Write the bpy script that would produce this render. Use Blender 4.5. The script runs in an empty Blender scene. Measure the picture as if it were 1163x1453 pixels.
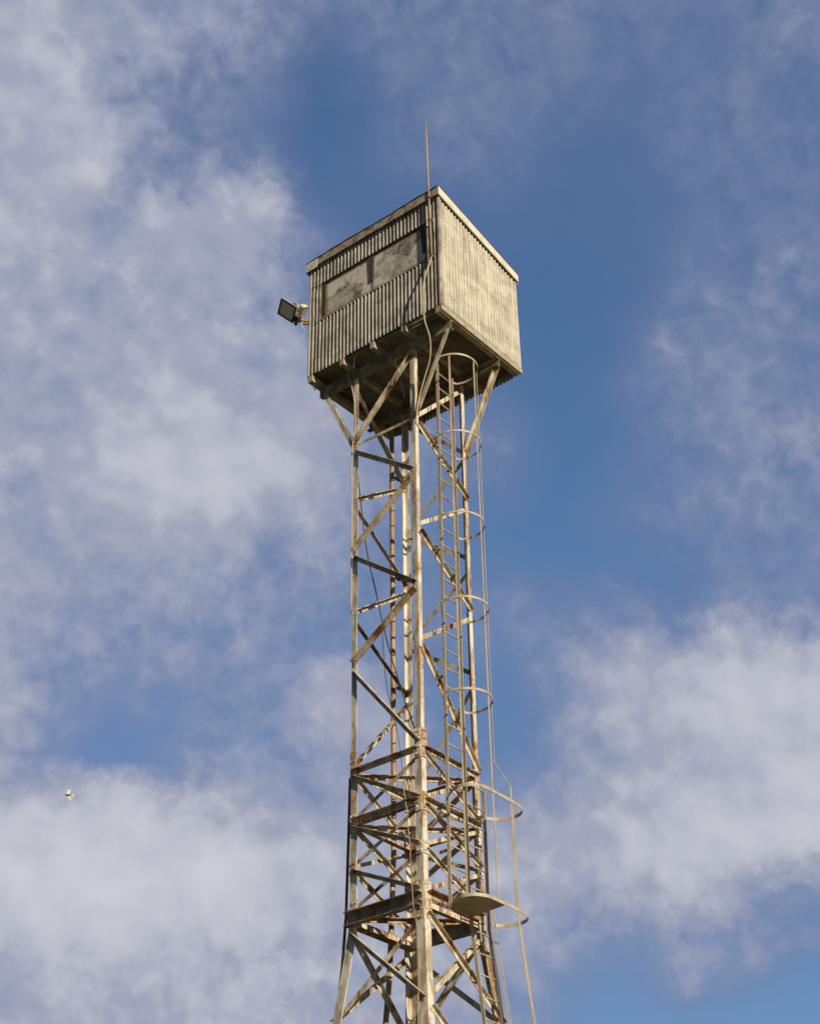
import bpy, bmesh, math, random
from mathutils import Vector, Matrix

random.seed(7)
R = math.radians
V = Vector
scene = bpy.context.scene
COL = scene.collection

# ------------------------------------------------------------------ camera
cam_d = bpy.data.cameras.new('camera')
cam = bpy.data.objects.new('camera', cam_d)
COL.objects.link(cam)
cam_d.sensor_fit = 'VERTICAL'
cam_d.sensor_height = 24.0
cam_d.lens = 24.0 * 2310.4 / 1453.0
cam_d.clip_start = 0.1
cam_d.clip_end = 20000
cam.matrix_world = Matrix(((0.63442694, -0.4244045, -0.64605207, -16.03052),
                           (-0.77287559, -0.3622039, -0.52102942, -12.91047),
                           (-0.01287534, 0.82987298, -0.55780379, 1.6),
                           (0, 0, 0, 1)))
scene.camera = cam

# ------------------------------------------------------------------ light and sky
SKY_TINT = (0.83, 1.16, 1.37)
SUN_EL, SUN_OFF = R(25), R(16)          # low sun, almost square on to the ladder side of the tower
sun_dir = V((-math.sin(SUN_OFF) * math.cos(SUN_EL), -math.cos(SUN_OFF) * math.cos(SUN_EL), math.sin(SUN_EL)))
sun_d = bpy.data.lights.new('sun', 'SUN')
sun_d.energy = 4.9
sun_d.angle = R(0.5)
sun_d.color = (1.0, 0.88, 0.70)
sun = bpy.data.objects.new('sun', sun_d)
COL.objects.link(sun)
sun.location = (-20, -40, 40)
sun.rotation_euler = sun_dir.to_track_quat('Z', 'Y').to_euler()

scene.view_settings.view_transform = 'Standard'
scene.view_settings.look = 'None'
scene.view_settings.exposure = 0.0
scene.view_settings.gamma = 1.0
scene.view_settings.use_curve_mapping = False

# how much cloud stands in each part of the sky: one row per degree of elevation from 14 up,
# 63 two-digit cover values from azimuth 16 to 62 degrees
SKY_ROWS = [
    '070707070707070707070707070707080810141613121319303641464851535557596263646465656565656565656565656565656565656565656565656565',
    '070707070707070707070707070708080811151612121420303642464951535557596163646465656565656565656565656565656565656565656565656565',
    '131212111110090908080808070808080912161512121422313742474951535557596163646465656565656565656565656565656565656565656666666666',
    '373633302724211918161514141925323535403120181927353944485052545658606263646465656666666667676767676767676767676868686868696969',
    '333335363738394040393938384147524646563731293035414649515354565859616263646566676768697070717272727171717171727272737374747575',
    '413938373635353433333333343743484544423937363841495555565758596061636465666769707273757778797979797978777778787979798080818182',
    '747066635955524946444241404147586468666257535151535761626262626364666768707274778082848586878787868584838384848485858585858686',
    '818181818181807978777573717173767879777573717068676666656666666768697072747780838688899090919190908988868686868787878787878786',
    '818181818181818181818181828282828179777675737373726966666667686970717274768083848688899191919191908988878686868585858585848483',
    '798080808081818181818181818080797877757371696970706561606161626264656665626367717578828688888988878685838282818180807978777573',
    '797979797979797979797980807979787876757371696765605146474851545760606056505053555658616674777773686769697068676564626261616161',
    '797979797979797979797979797878777675747269655953453835363942475561625852474445484848454136302627323846556162626262636364646465',
    '777777787878787879797979797979797877767472665749413528303337445667697066575045444240393631282832364149576566666666666767676767',
    '687173757576767676777778798080797776767777685544372819212532394860697678746452454139383736363638404247566568676766666666656564',
    '434548515558626568707273757879767269717575675847383125242427354047566773685948454343434344444445454649556265646363636363636363',
    '373737383839404143454750556572655650566058545046413735333130333638404447474644454546464747484950515152566164646363636363636363',
    '393838383737373737373636373840373432364142424039393938373534343637384042444546474850505050525354555657606263636363636464656566',
    '424241404040393939383737363534302519182532312928303233333232343638404245484847474951535658596162626363636566676768686970707171',
    '444444444343434242414040393837363429231812101010121518222630343739424752545247444955606465666767676765646669717272727373737272',
    '474646464545454544444443424140393836342921141007081012182429343739445159615954515966707372727170706865626267717070696968686767',
    '474747474747474746464646454342403836343022151010131722273134363841465463676766657175777777767675757370635762666767686868696969',
    '444545464646464747484949464441383633282216110913223235373839414244495765717477797980807978787879787674716868696969696868676767',
    '404041424243434445464747454239373430231611070913283840404141434447536066707376787979808079797978777472696867666565666666666666',
    '373738383939394040414242434240383532261912090711213033353639434853586368717374726972777979797774727068676666666666666767676767',
    '393838373737373737383839404142423834281911090708142125293437414753586368727372686468737676757371696867676666666666666767676767',
    '454443424140404039393938383944503726181209070607111520253034374145505560646767646266707171717069676766656565666667676869696969',
    '474848484746464646464442403838373019130907060506091216202327323537394246515558586165686969696968676666656566676869697070707171',
    '394041424445464643403838373633292316120907060505070810121417212528313437404550555964697070707069686767676768696970717172727272',
    '363737373838383938373635343331272116131008080707080910111314182124273236394549535964687172717171706968696970707172727374747475',
    '363636363636363636353533322927242118161413121212121212131314151718202733364149535767737372727373706665687172737474757576767676',
    '363636363636363635353534322925222018171716161617171717161514141312121622283443596774777572717172665759717878777776757575757574',
    '363636363636363636373737363431262321191819202124272828272524232120171513132035547070656158555250475772788079777675747474747474',
    '383837373635353738383838363531272321191921242730333435343433333229252116121120313638383940424546495768737676757575747575757575',
    '404039393530343738373636353229282726262728303233353536363736363532271913100811182532363841444751545353606873757575757575757575',
    '414141414140393937353232313029293030313233343535363637373838383734271610080813233135384244475052545456606773757575757474747474',
    '414141414141403936333131323333333434353536363636363737383839403937332719141419293538424649515455565758606365687173737372727271',
    '414141414140393736343435353636363636373738383737373838394041424241403833272934384245495255575859595959606162646871717171717171',
    '414141414040383735343535363636363737394040393939394040414242424241403938363638424649525558606161606060606161636670717171717171',
    '414141414039383634343536363636363738394040393939394041414242424241403938373739424649525557606161606060606061626569717171717171',
    '414141404039373534343536363636363738394040393939394041414242424241403938373739424649525557596161606060606061626467707171717171',
]



class NT:
    """small helper for node trees"""
    def __init__(self, tree):
        self.t = tree
        self.n = tree.nodes
        self.l = tree.links

    def add(self, kind, **kw):
        nd = self.n.new(kind)
        for k, v in kw.items():
            setattr(nd, k, v)
        return nd

    def put(self, sock, val):
        if isinstance(val, bpy.types.NodeSocket):
            self.l.new(val, sock)
        elif val is not None:
            sock.default_value = val

    def math(self, op, a, b=None, c=None, clamp=False):
        nd = self.add('ShaderNodeMath', operation=op, use_clamp=clamp)
        for i, v in enumerate((a, b, c)):
            if v is not None:
                self.put(nd.inputs[i], v)
        return nd.outputs[0]

    def vmath(self, op, a, b=None, scale=None):
        nd = self.add('ShaderNodeVectorMath', operation=op)
        self.put(nd.inputs[0], a)
        if b is not None:
            self.put(nd.inputs[1], b)
        if scale is not None:
            self.put(nd.inputs['Scale'], scale)
        return nd

    def noise(self, vec, scale, detail=4, rough=0.55, dist=0.0):
        nd = self.add('ShaderNodeTexNoise')
        self.put(nd.inputs['Vector'], vec)
        nd.inputs['Scale'].default_value = scale
        nd.inputs['Detail'].default_value = detail
        nd.inputs['Roughness'].default_value = rough
        nd.inputs['Distortion'].default_value = dist
        return nd

    def ramp(self, fac, stops, interp='LINEAR'):
        nd = self.add('ShaderNodeValToRGB')
        self.put(nd.inputs[0], fac)
        cr = nd.color_ramp
        cr.interpolation = interp
        while len(cr.elements) < len(stops):
            cr.elements.new(0.5)
        for e, (pos, colr) in zip(cr.elements, stops):
            e.position = pos
            e.color = colr if len(colr) == 4 else (*colr, 1)
        return nd.outputs[0]

    def step(self, val, lo, hi):
        nd = self.add('ShaderNodeMapRange', interpolation_type='SMOOTHSTEP')
        self.put(nd.inputs['Value'], val)
        nd.inputs['From Min'].default_value = lo
        nd.inputs['From Max'].default_value = hi
        return nd.outputs[0]

    def mix(self, fac, a, b, mode='MIX'):
        nd = self.add('ShaderNodeMix', data_type='RGBA', blend_type=mode)
        self.put(nd.inputs['Factor'], fac)
        for key, v in (('A', a), ('B', b)):
            s = [i for i in nd.inputs if i.name == key and i.type == 'RGBA'][0]
            if isinstance(v, tuple) and len(v) == 3:
                v = (*v, 1)
            self.put(s, v)
        return [o for o in nd.outputs if o.type == 'RGBA'][0]


world = bpy.data.worlds.new('World')
scene.world = world
world.use_nodes = True
W = NT(world.node_tree)
W.n.clear()
out = W.add('ShaderNodeOutputWorld')
bg = W.add('ShaderNodeBackground')
bg.inputs['Strength'].default_value = 0.1
W.l.new(bg.outputs[0], out.inputs['Surface'])
sky = W.add('ShaderNodeTexSky', sky_type='NISHITA')
sky.sun_disc = False
sky.sun_elevation = SUN_EL
sky.sun_rotation = math.atan2(sun_dir.x, sun_dir.y)
sky.air_density = 1.0
sky.dust_density = 0.6
sky.ozone_density = 1.6
dirv = W.add('ShaderNodeNewGeometry').outputs['Incoming']
dirv = W.vmath('SCALE', dirv, scale=-1.0).outputs[0]
# ragged edges: bend the direction with two sizes of noise before looking the cover up
w1 = W.noise(dirv, 11.0, 2, 0.5).outputs['Color']
w2 = W.noise(dirv, 42.0, 6, 0.66).outputs['Color']
o1 = W.vmath('SCALE', W.vmath('SUBTRACT', w1, (0.5, 0.5, 0.5)).outputs[0], scale=0.022).outputs[0]
o2 = W.vmath('SCALE', W.vmath('SUBTRACT', w2, (0.5, 0.5, 0.5)).outputs[0], scale=0.036).outputs[0]
dd = W.vmath('NORMALIZE', W.vmath('ADD', dirv, W.vmath('ADD', o1, o2).outputs[0]).outputs[0]).outputs[0]
sep = W.add('ShaderNodeSeparateXYZ')
W.l.new(dd, sep.inputs[0])
az = W.math('ARCTAN2', sep.outputs[1], sep.outputs[0])
azn = W.math('MULTIPLY_ADD', az, 180 / math.pi / 46.0, -16.0 / 46.0)
azl = W.math('MULTIPLY', azn, 2.0)
azr = W.math('MULTIPLY_ADD', azn, 2.0, -1.0)
half = W.math('GREATER_THAN', azn, 0.5)
el = W.math('ARCSINE', sep.outputs[2])
eln = W.math('MULTIPLY_ADD', el, 180 / math.pi, -14.0)
eln = W.math('MINIMUM', W.math('MAXIMUM', eln, 0.0), len(SKY_ROWS) - 1.0)
cov_l = cov_r = None
ROWS = [[int(row[k:k + 2]) / 99.0 for k in range(0, 126, 2)] for row in SKY_ROWS]
elv = W.add('ShaderNodeCombineXYZ')
for i in range(3):
    W.put(elv.inputs[i], eln)
for i in range(0, len(ROWS), 3):        # three rows ride in one colour ramp, one per channel
    tri = [ROWS[min(i + k, len(ROWS) - 1)] for k in range(3)]
    dist = W.vmath('ABSOLUTE', W.vmath('SUBTRACT', elv.outputs[0], (float(i), float(i + 1), float(i + 2))).outputs[0]).outputs[0]
    wgt = W.vmath('MAXIMUM', W.vmath('SUBTRACT', (1.0, 1.0, 1.0), dist).outputs[0], (0.0, 0.0, 0.0)).outputs[0]
    for side, src, lo in (('l', azl, 0), ('r', azr, 31)):
        rp = W.ramp(src, [(k / 31.0, (tri[0][lo + k], tri[1][lo + k], tri[2][lo + k])) for k in range(32)])
        dv = W.vmath('DOT_PRODUCT', rp, wgt).outputs['Value']
        if side == 'l':
            cov_l = dv if cov_l is None else W.math('ADD', cov_l, dv)
        else:
            cov_r = dv if cov_r is None else W.math('ADD', cov_r, dv)
cover = W.math('ADD', cov_l, W.math('MULTIPLY', half, W.math('SUBTRACT', cov_r, cov_l)))
# unseen sky away from the part laid out above: mostly clear, dimmed to cut fill
side_ = W.math('ABSOLUTE', W.math('SUBTRACT', azn, 0.5))
inside = W.math('MULTIPLY', W.step(side_, 1.15, 0.75), W.step(el, R(62), R(54)))
cover = W.math('MULTIPLY_ADD', W.math('SUBTRACT', cover, 0.2), inside, 0.2)
# body, billows and flecks
n_big = W.noise(dirv, 13.0, 6, 0.50, 0.1).outputs['Fac']
n_mid = W.noise(dirv, 34.0, 4, 0.5, 0.2).outputs['Fac']
n_fine = W.noise(dirv, 60.0, 6, 0.56, 0.35).outputs['Fac']
edge = W.math('MULTIPLY', W.step(cover, 0.20, 0.50), W.math('MULTIPLY_ADD', W.step(cover, 0.82, 0.58), 0.75, 0.25))
body = W.math('ADD', cover, W.math('MULTIPLY_ADD', n_big, 0.22, -0.11))
body = W.math('ADD', body, W.math('MULTIPLY', W.step(cover, 0.20, 0.50), W.math('MULTIPLY_ADD', n_mid, 0.12, -0.06)))
body = W.math('ADD', body, W.math('MULTIPLY', edge, W.math('MULTIPLY_ADD', n_fine, 0.56, -0.28)))
low_ = W.step(el, R(12), R(34))         # thin haze: takes the glare out of the lower sky, thickens the cloud there
body = W.math('ADD', body, W.math('MULTIPLY', W.math('SUBTRACT', 1.0, low_), W.math('MULTIPLY', W.step(cover, 0.25, 0.55), 0.10)))
dens = W.step(body, -0.10, 0.74)
# relief: billows are brighter on the side where the cloud thins out towards the sun
d_sun = W.vmath('ADD', dirv, (0.0, -0.0094, 0.0088)).outputs[0]
n_low = W.noise(dirv, 15.0, 2, 0.45, 0.1).outputs['Fac']
r_big = W.noise(d_sun, 15.0, 2, 0.45, 0.1).outputs['Fac']
d_sun2 = W.vmath('ADD', dirv, (0.0, -0.0050, 0.0047)).outputs[0]
r_mid = W.noise(d_sun2, 34.0, 4, 0.5, 0.2).outputs['Fac']
relief = W.math('ADD', W.math('MULTIPLY', W.math('SUBTRACT', n_low, r_big), 0.42), W.math('MULTIPLY', W.math('SUBTRACT', n_mid, r_mid), 0.14))
lit = W.math('MULTIPLY_ADD', relief, W.step(cover, 0.3, 0.6), body)
cloud = W.ramp(lit, [(0.0, (1.6, 2.1, 3.8)), (0.28, (1.7, 2.15, 3.75)), (0.42, (2.2, 2.6, 4.1)), (0.55, (2.85, 3.2, 4.6)), (0.72, (3.6, 3.9, 5.0)), (0.84, (4.8, 5.0, 5.85)), (1.0, (5.9, 6.0, 6.5))])
tinted = W.mix(1.0, sky.outputs[0], SKY_TINT, 'MULTIPLY')
tinted = W.mix(low_, W.mix(1.0, tinted, (0.90, 0.80, 0.78), 'MULTIPLY'), tinted)
skyc = W.mix(dens, tinted, cloud)
skyc = W.mix(inside, W.mix(1.0, skyc, (0.34, 0.34, 0.34), 'MULTIPLY'), skyc)
W.l.new(skyc, bg.inputs['Color'])


# ------------------------------------------------------------------ materials
def new_mat(name):
    m = bpy.data.materials.new(name)
    m.use_nodes = True
    t = NT(m.node_tree)
    bsdf = [n for n in t.n if n.type == 'BSDF_PRINCIPLED'][0]
    return m, t, bsdf


def mapped(t, sc, obj_rand=0.0):
    pos = t.add('ShaderNodeNewGeometry').outputs['Position']
    mp = t.add('ShaderNodeMapping')
    mp.inputs['Scale'].default_value = sc
    t.put(mp.inputs['Vector'], pos)
    if obj_rand:
        rnd = t.add('ShaderNodeObjectInfo').outputs['Random']
        return t.vmath('ADD', mp.outputs[0], t.math('MULTIPLY', rnd, obj_rand)).outputs[0], rnd
    return mp.outputs[0], None


def steel(name, paint, worn, rust_lo, rust_hi, rust=(0.17, 0.07, 0.028), stain=(0.40, 0.22, 0.085), rough=0.55, zs=0.28, ends=False):
    """old cream paint on steel: worn patches, orange runs, bare rust"""
    m, t, b = new_mat(name)
    vec, rnd = mapped(t, (1, 1, zs), 19.3)
    vec2, _ = mapped(t, (1, 1, 1))
    n1 = t.noise(vec, 5.2, 7, 0.66, 0.4).outputs['Fac']
    n2 = t.noise(vec2, 28.0, 5, 0.6).outputs['Fac']
    n3 = t.noise(vec, 7.5, 5, 0.6).outputs['Fac']
    mask = t.math('ADD', t.math('MULTIPLY', n1, 0.72), t.math('MULTIPLY', n2, 0.28))
    mask = t.math('ADD', mask, t.math('MULTIPLY_ADD', rnd, 0.10, -0.05))
    if ends:        # more rust where the bars are bolted
        gz = t.add('ShaderNodeSeparateXYZ')
        t.put(gz.inputs[0], t.add('ShaderNodeTexCoord').outputs['Generated'])
        far = t.math('ABSOLUTE', t.math('SUBTRACT', gz.outputs[2], 0.5))
        mask = t.math('MULTIPLY_ADD', t.step(far, 0.34, 0.50), 0.085, mask)
    colr = t.mix(t.step(n3, 0.44, 0.62), paint, worn)
    colr = t.mix(t.math('MULTIPLY', t.step(mask, rust_lo - 0.07, rust_hi), 0.75), colr, stain)
    colr = t.mix(t.step(mask, rust_lo, rust_hi + 0.05), colr, rust)
    speck = t.noise(vec2, 70.0, 3, 0.5).outputs['Fac']
    colr = t.mix(t.math('MULTIPLY', t.step(speck, 0.62, 0.72), 0.55), colr, (0.12, 0.085, 0.055))
    t.put(b.inputs['Base Color'], colr)
    b.inputs['Roughness'].default_value = rough
    b.inputs['Specular IOR Level'].default_value = 0.35
    bp = t.add('ShaderNodeBump')
    bp.inputs['Strength'].default_value = 0.25
    bp.inputs['Distance'].default_value = 0.01
    t.put(bp.inputs['Height'], n2)
    t.put(b.inputs['Normal'], bp.outputs[0])
    return m


def sheet(name, base, grime, amount, rust_amt=0.5, along=0):
    """painted corrugated sheet: vertical runs of dirt, blotches, lap stains"""
    m, t, b = new_mat(name)
    run, _ = mapped(t, (13.2, 13.2, 0.55))
    blot, _ = mapped(t, (1.0, 1.0, 1.35))
    n_run = t.noise(run, 1.6, 5, 0.62).outputs['Fac']
    n_blot = t.noise(blot, 2.3, 7, 0.66, 0.5).outputs['Fac']
    n_fine = t.noise(blot, 34.0, 5, 0.65).outputs['Fac']
    g = t.math('ADD', t.math('MULTIPLY', n_run, 0.42), t.math('MULTIPLY', n_blot, 0.46))
    g = t.math('ADD', g, t.math('MULTIPLY', n_fine, 0.14))
    colr = t.mix(t.math('MULTIPLY', t.step(g, 0.50 - amount, 0.66), 0.88), base, grime)
    # lap lines where the upper course of sheets covers the lower
    z = t.add('ShaderNodeSeparateXYZ')
    t.put(z.inputs[0], blot)
    zz = t.math('ADD', t.math('MULTIPLY', z.outputs[2], 1 / 1.35), t.math('MULTIPLY_ADD', n_blot, 0.35, -0.17))
    lap = t.math('PINGPONG', t.math('SUBTRACT', zz, 18.55), 0.39)
    colr = t.mix(t.math('MULTIPLY', t.step(lap, 0.05, 0.0), t.math('MULTIPLY', t.step(n_run, 0.42, 0.60), 0.5)), colr, (0.18, 0.155, 0.11))
    # every sheet has aged a little differently, and shows its side lap
    sx_ = t.math('MULTIPLY_ADD', z.outputs[along], 1 / 0.762, 7.37)
    wn = t.add('ShaderNodeTexWhiteNoise', noise_dimensions='1D')
    t.put(wn.inputs['W'], t.math('FLOOR', sx_))
    colr = t.mix(t.math('MULTIPLY', wn.outputs['Value'], 0.20), colr, grime)
    fr_ = t.math('FRACT', sx_)
    colr = t.mix(t.math('MULTIPLY', t.step(fr_, 0.045, 0.0), t.math('MULTIPLY', t.step(n_blot, 0.36, 0.56), 0.7)), colr, (0.13, 0.105, 0.075))
    # valleys of the sheet are mixed towards the darker colour, in patches
    px = t.math('SINE', t.math('MULTIPLY', z.outputs[along], 2 * math.pi / 0.0762))
    val = t.math('MULTIPLY', t.step(px, 0.1, -0.5), t.math('MULTIPLY_ADD', t.step(t.math('ADD', t.math('MULTIPLY', n_blot, 0.6), t.math('MULTIPLY', n_run, 0.4)), 0.38, 0.58), 0.65, 0.35))
    colr = t.mix(t.math('MULTIPLY', val, 0.85), colr, grime)
    rm = t.math('ADD', t.math('MULTIPLY', n_run, 0.5), t.math('MULTIPLY', n_fine, 0.5))
    colr = t.mix(t.math('MULTIPLY', t.step(rm, 0.60, 0.70), rust_amt), colr, (0.23, 0.115, 0.05))
    t.put(b.inputs['Base Color'], colr)
    b.inputs['Roughness'].default_value = 0.62
    b.inputs['Specular IOR Level'].default_value = 0.3
    bp = t.add('ShaderNodeBump')
    bp.inputs['Strength'].default_value = 0.2
    bp.inputs['Distance'].default_value = 0.01
    t.put(bp.inputs['Height'], n_fine)
    t.put(b.inputs['Normal'], bp.outputs[0])
    return m


def plain(name, c0, c1, scale=6.0, rough=0.6, metal=0.0):
    m, t, b = new_mat(name)
    vec, _ = mapped(t, (1, 1, 1))
    n = t.noise(vec, scale, 6, 0.62).outputs['Fac']
    t.put(b.inputs['Base Color'], t.mix(t.step(n, 0.36, 0.64), c0, c1))
    b.inputs['Roughness'].default_value = rough
    b.inputs['Metallic'].default_value = metal
    b.inputs['Specular IOR Level'].default_value = 0.35
    return m


M_STEEL = steel('cream painted steel', (0.66, 0.60, 0.465), (0.40, 0.335, 0.225), 0.526, 0.59, rust=(0.18, 0.075, 0.027), stain=(0.42, 0.23, 0.085), ends=True)
M_LEG = steel('cream painted leg steel', (0.72, 0.665, 0.54), (0.40, 0.345, 0.255), 0.525, 0.60, rust=(0.27, 0.115, 0.038), stain=(0.45, 0.25, 0.09), zs=0.30)
M_BEAM_SHADE = steel('shade-darkened beam steel', (0.29, 0.26, 0.195), (0.155, 0.138, 0.10), 0.58, 0.68, stain=(0.24, 0.15, 0.075))  # shade of the ring and floor beams painted into a darker steel tone
M_LADDER = steel('tan painted ladder steel', (0.50, 0.42, 0.295), (0.38, 0.31, 0.205), 0.60, 0.68, zs=0.3)
M_RUST = steel('rusted steel', (0.30, 0.17, 0.085), (0.22, 0.11, 0.05), 0.47, 0.60)
M_FRAME = steel('rusty dark window steel', (0.085, 0.066, 0.048), (0.055, 0.043, 0.032), 0.56, 0.66, rust=(0.13, 0.055, 0.025), stain=(0.26, 0.13, 0.055))
M_BOLT = plain('bolt steel', (0.42, 0.33, 0.22), (0.20, 0.11, 0.06), 40)
M_PIPE = steel('brown pipe steel', (0.44, 0.33, 0.21), (0.30, 0.19, 0.11), 0.54, 0.64, zs=0.2)
M_DARKPIPE = plain('dark brown pipe', (0.10, 0.06, 0.045), (0.15, 0.085, 0.06), 5, 0.6)
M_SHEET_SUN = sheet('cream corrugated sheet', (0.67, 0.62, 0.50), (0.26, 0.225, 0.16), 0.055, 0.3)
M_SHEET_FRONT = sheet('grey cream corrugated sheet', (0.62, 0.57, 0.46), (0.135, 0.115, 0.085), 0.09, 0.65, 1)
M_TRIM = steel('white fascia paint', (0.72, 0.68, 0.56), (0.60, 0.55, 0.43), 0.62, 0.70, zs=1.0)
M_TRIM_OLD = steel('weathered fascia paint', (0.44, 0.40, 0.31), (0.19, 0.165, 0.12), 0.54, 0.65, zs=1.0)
M_ROOF = plain('red brown roof sheet', (0.13, 0.045, 0.035), (0.20, 0.09, 0.06), 8, 0.7)
M_TIMBER = plain('painted timber', (0.47, 0.41, 0.28), (0.36, 0.30, 0.20), 9, 0.7)
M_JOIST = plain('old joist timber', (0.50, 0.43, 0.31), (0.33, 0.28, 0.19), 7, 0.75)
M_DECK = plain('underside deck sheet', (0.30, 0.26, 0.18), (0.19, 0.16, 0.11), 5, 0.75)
M_CABLE_TAN = plain('tan conduit', (0.50, 0.43, 0.30), (0.40, 0.32, 0.21), 12, 0.55)
M_CABLE_BLACK = plain('black cable', (0.03, 0.028, 0.026), (0.06, 0.05, 0.045), 20, 0.6)
M_CABLE_WHITE = plain('white cable', (0.68, 0.66, 0.60), (0.58, 0.55, 0.48), 20, 0.5)
M_LAMP = plain('cream lamp paint', (0.66, 0.61, 0.48), (0.48, 0.42, 0.31), 30, 0.5)
M_LAMP_DARK = plain('dark lamp metal', (0.05, 0.04, 0.03), (0.12, 0.08, 0.05), 30, 0.6)
M_GLASS = plain('dusty lamp glass', (0.84, 0.79, 0.63), (0.88, 0.83, 0.68), 30, 0.35)
M_BIRD = plain('white plumage', (0.66, 0.60, 0.48), (0.58, 0.51, 0.40), 9, 0.8)
M_BIRD_DARK = plain('dark bird body', (0.10, 0.09, 0.06), (0.16, 0.14, 0.10), 9, 0.8)
M_GROUND = plain('grass and scrub', (0.060, 0.062, 0.026), (0.085, 0.070, 0.036), 0.35, 0.9)


def board_mat():
    """window boards: grey-beige, scratched, with streaks of dark mould and rust near the gap strips"""
    m, t, b = new_mat('weathered window board')
    v, _ = mapped(t, (1, 1, 1))
    n1 = t.noise(v, 2.1, 9, 0.72, 1.2).outputs['Fac']
    n2 = t.noise(v, 46, 5, 0.7).outputs['Fac']
    mp = t.add('ShaderNodeMapping')
    mp.inputs['Rotation'].default_value = (R(-38), 0, 0)
    mp.inputs['Scale'].default_value = (1, 1.0, 15)
    t.put(mp.inputs['Vector'], v)
    n3 = t.noise(mp.outputs[0], 2.2, 6, 0.72).outputs['Fac']
    vo = t.add('ShaderNodeTexVoronoi', feature='DISTANCE_TO_EDGE')
    vo.inputs['Scale'].default_value = 1.5
    t.put(vo.inputs['Vector'], t.vmath('ADD', v, t.vmath('SCALE', t.noise(v, 6, 5, 0.7).outputs['Color'], scale=0.25).outputs[0]).outputs[0])
    vc = t.add('ShaderNodeTexVoronoi', feature='F1')
    vc.inputs['Scale'].default_value = 1.5
    t.put(vc.inputs['Vector'], t.vmath('ADD', v, t.vmath('SCALE', t.noise(v, 6, 5, 0.7).outputs['Color'], scale=0.25).outputs[0]).outputs[0])
    cell = t.add('ShaderNodeSeparateXYZ')
    t.put(cell.inputs[0], vc.outputs['Color'])
    n4 = t.noise(v, 9.0, 8, 0.72, 0.3).outputs['Fac']
    n5 = t.noise(v, 27.0, 8, 0.75, 0.2).outputs['Fac']
    g = t.math('ADD', t.math('MULTIPLY', n1, 0.40), t.math('ADD', t.math('MULTIPLY', n4, 0.30), t.math('MULTIPLY', n5, 0.20)))
    g = t.math('MULTIPLY_ADD', n3, 0.10, g)
    g = t.math('MULTIPLY_ADD', cell.outputs[0], 0.16, t.math('SUBTRACT', g, 0.08))
    c = t.mix(t.step(g, 0.43, 0.53), (0.70, 0.645, 0.53), (0.42, 0.375, 0.295))
    c = t.mix(t.math('MULTIPLY', t.step(g, 0.52, 0.60), 0.88), c, (0.10, 0.088, 0.065))
    c = t.mix(t.math('MULTIPLY', t.step(n2, 0.54, 0.70), 0.5), c, (0.14, 0.12, 0.09))
    # a few hairline cracks
    c = t.mix(t.math('MULTIPLY', t.step(vo.outputs['Distance'], 0.02, 0.0), t.math('MULTIPLY', t.step(n4, 0.50, 0.62), 0.6)), c, (0.06, 0.052, 0.04))
    # grime along the sill, a darker band along the head
    sz = t.add('ShaderNodeSeparateXYZ')
    t.put(sz.inputs[0], v)
    hz = t.math('MULTIPLY_ADD', n4, 0.24, t.math('SUBTRACT', sz.outputs[2], 0.12))
    c = t.mix(t.math('MULTIPLY', t.step(hz, 19.42, 19.34), 0.75), c, (0.15, 0.125, 0.085))
    c = t.mix(t.math('MULTIPLY', t.step(hz, 20.03, 20.12), 0.6), c, (0.17, 0.15, 0.11))
    # rust washed down from the gap strips
    sy = t.add('ShaderNodeSeparateXYZ')
    t.put(sy.inputs[0], v)
    for y0 in (0.045, 1.075):
        dy = t.math('ABSOLUTE', t.math('SUBTRACT', sy.outputs[1], y0))
        dy = t.math('ADD', dy, t.math('MULTIPLY_ADD', n1, 0.12, -0.06))
        c = t.mix(t.math('MULTIPLY', t.step(dy, 0.07, 0.01), 0.75), c, (0.22, 0.12, 0.05))
    t.put(b.inputs['Base Color'], c)
    b.inputs['Roughness'].default_value = 0.8
    return m


M_BOARD = board_mat()


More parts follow.
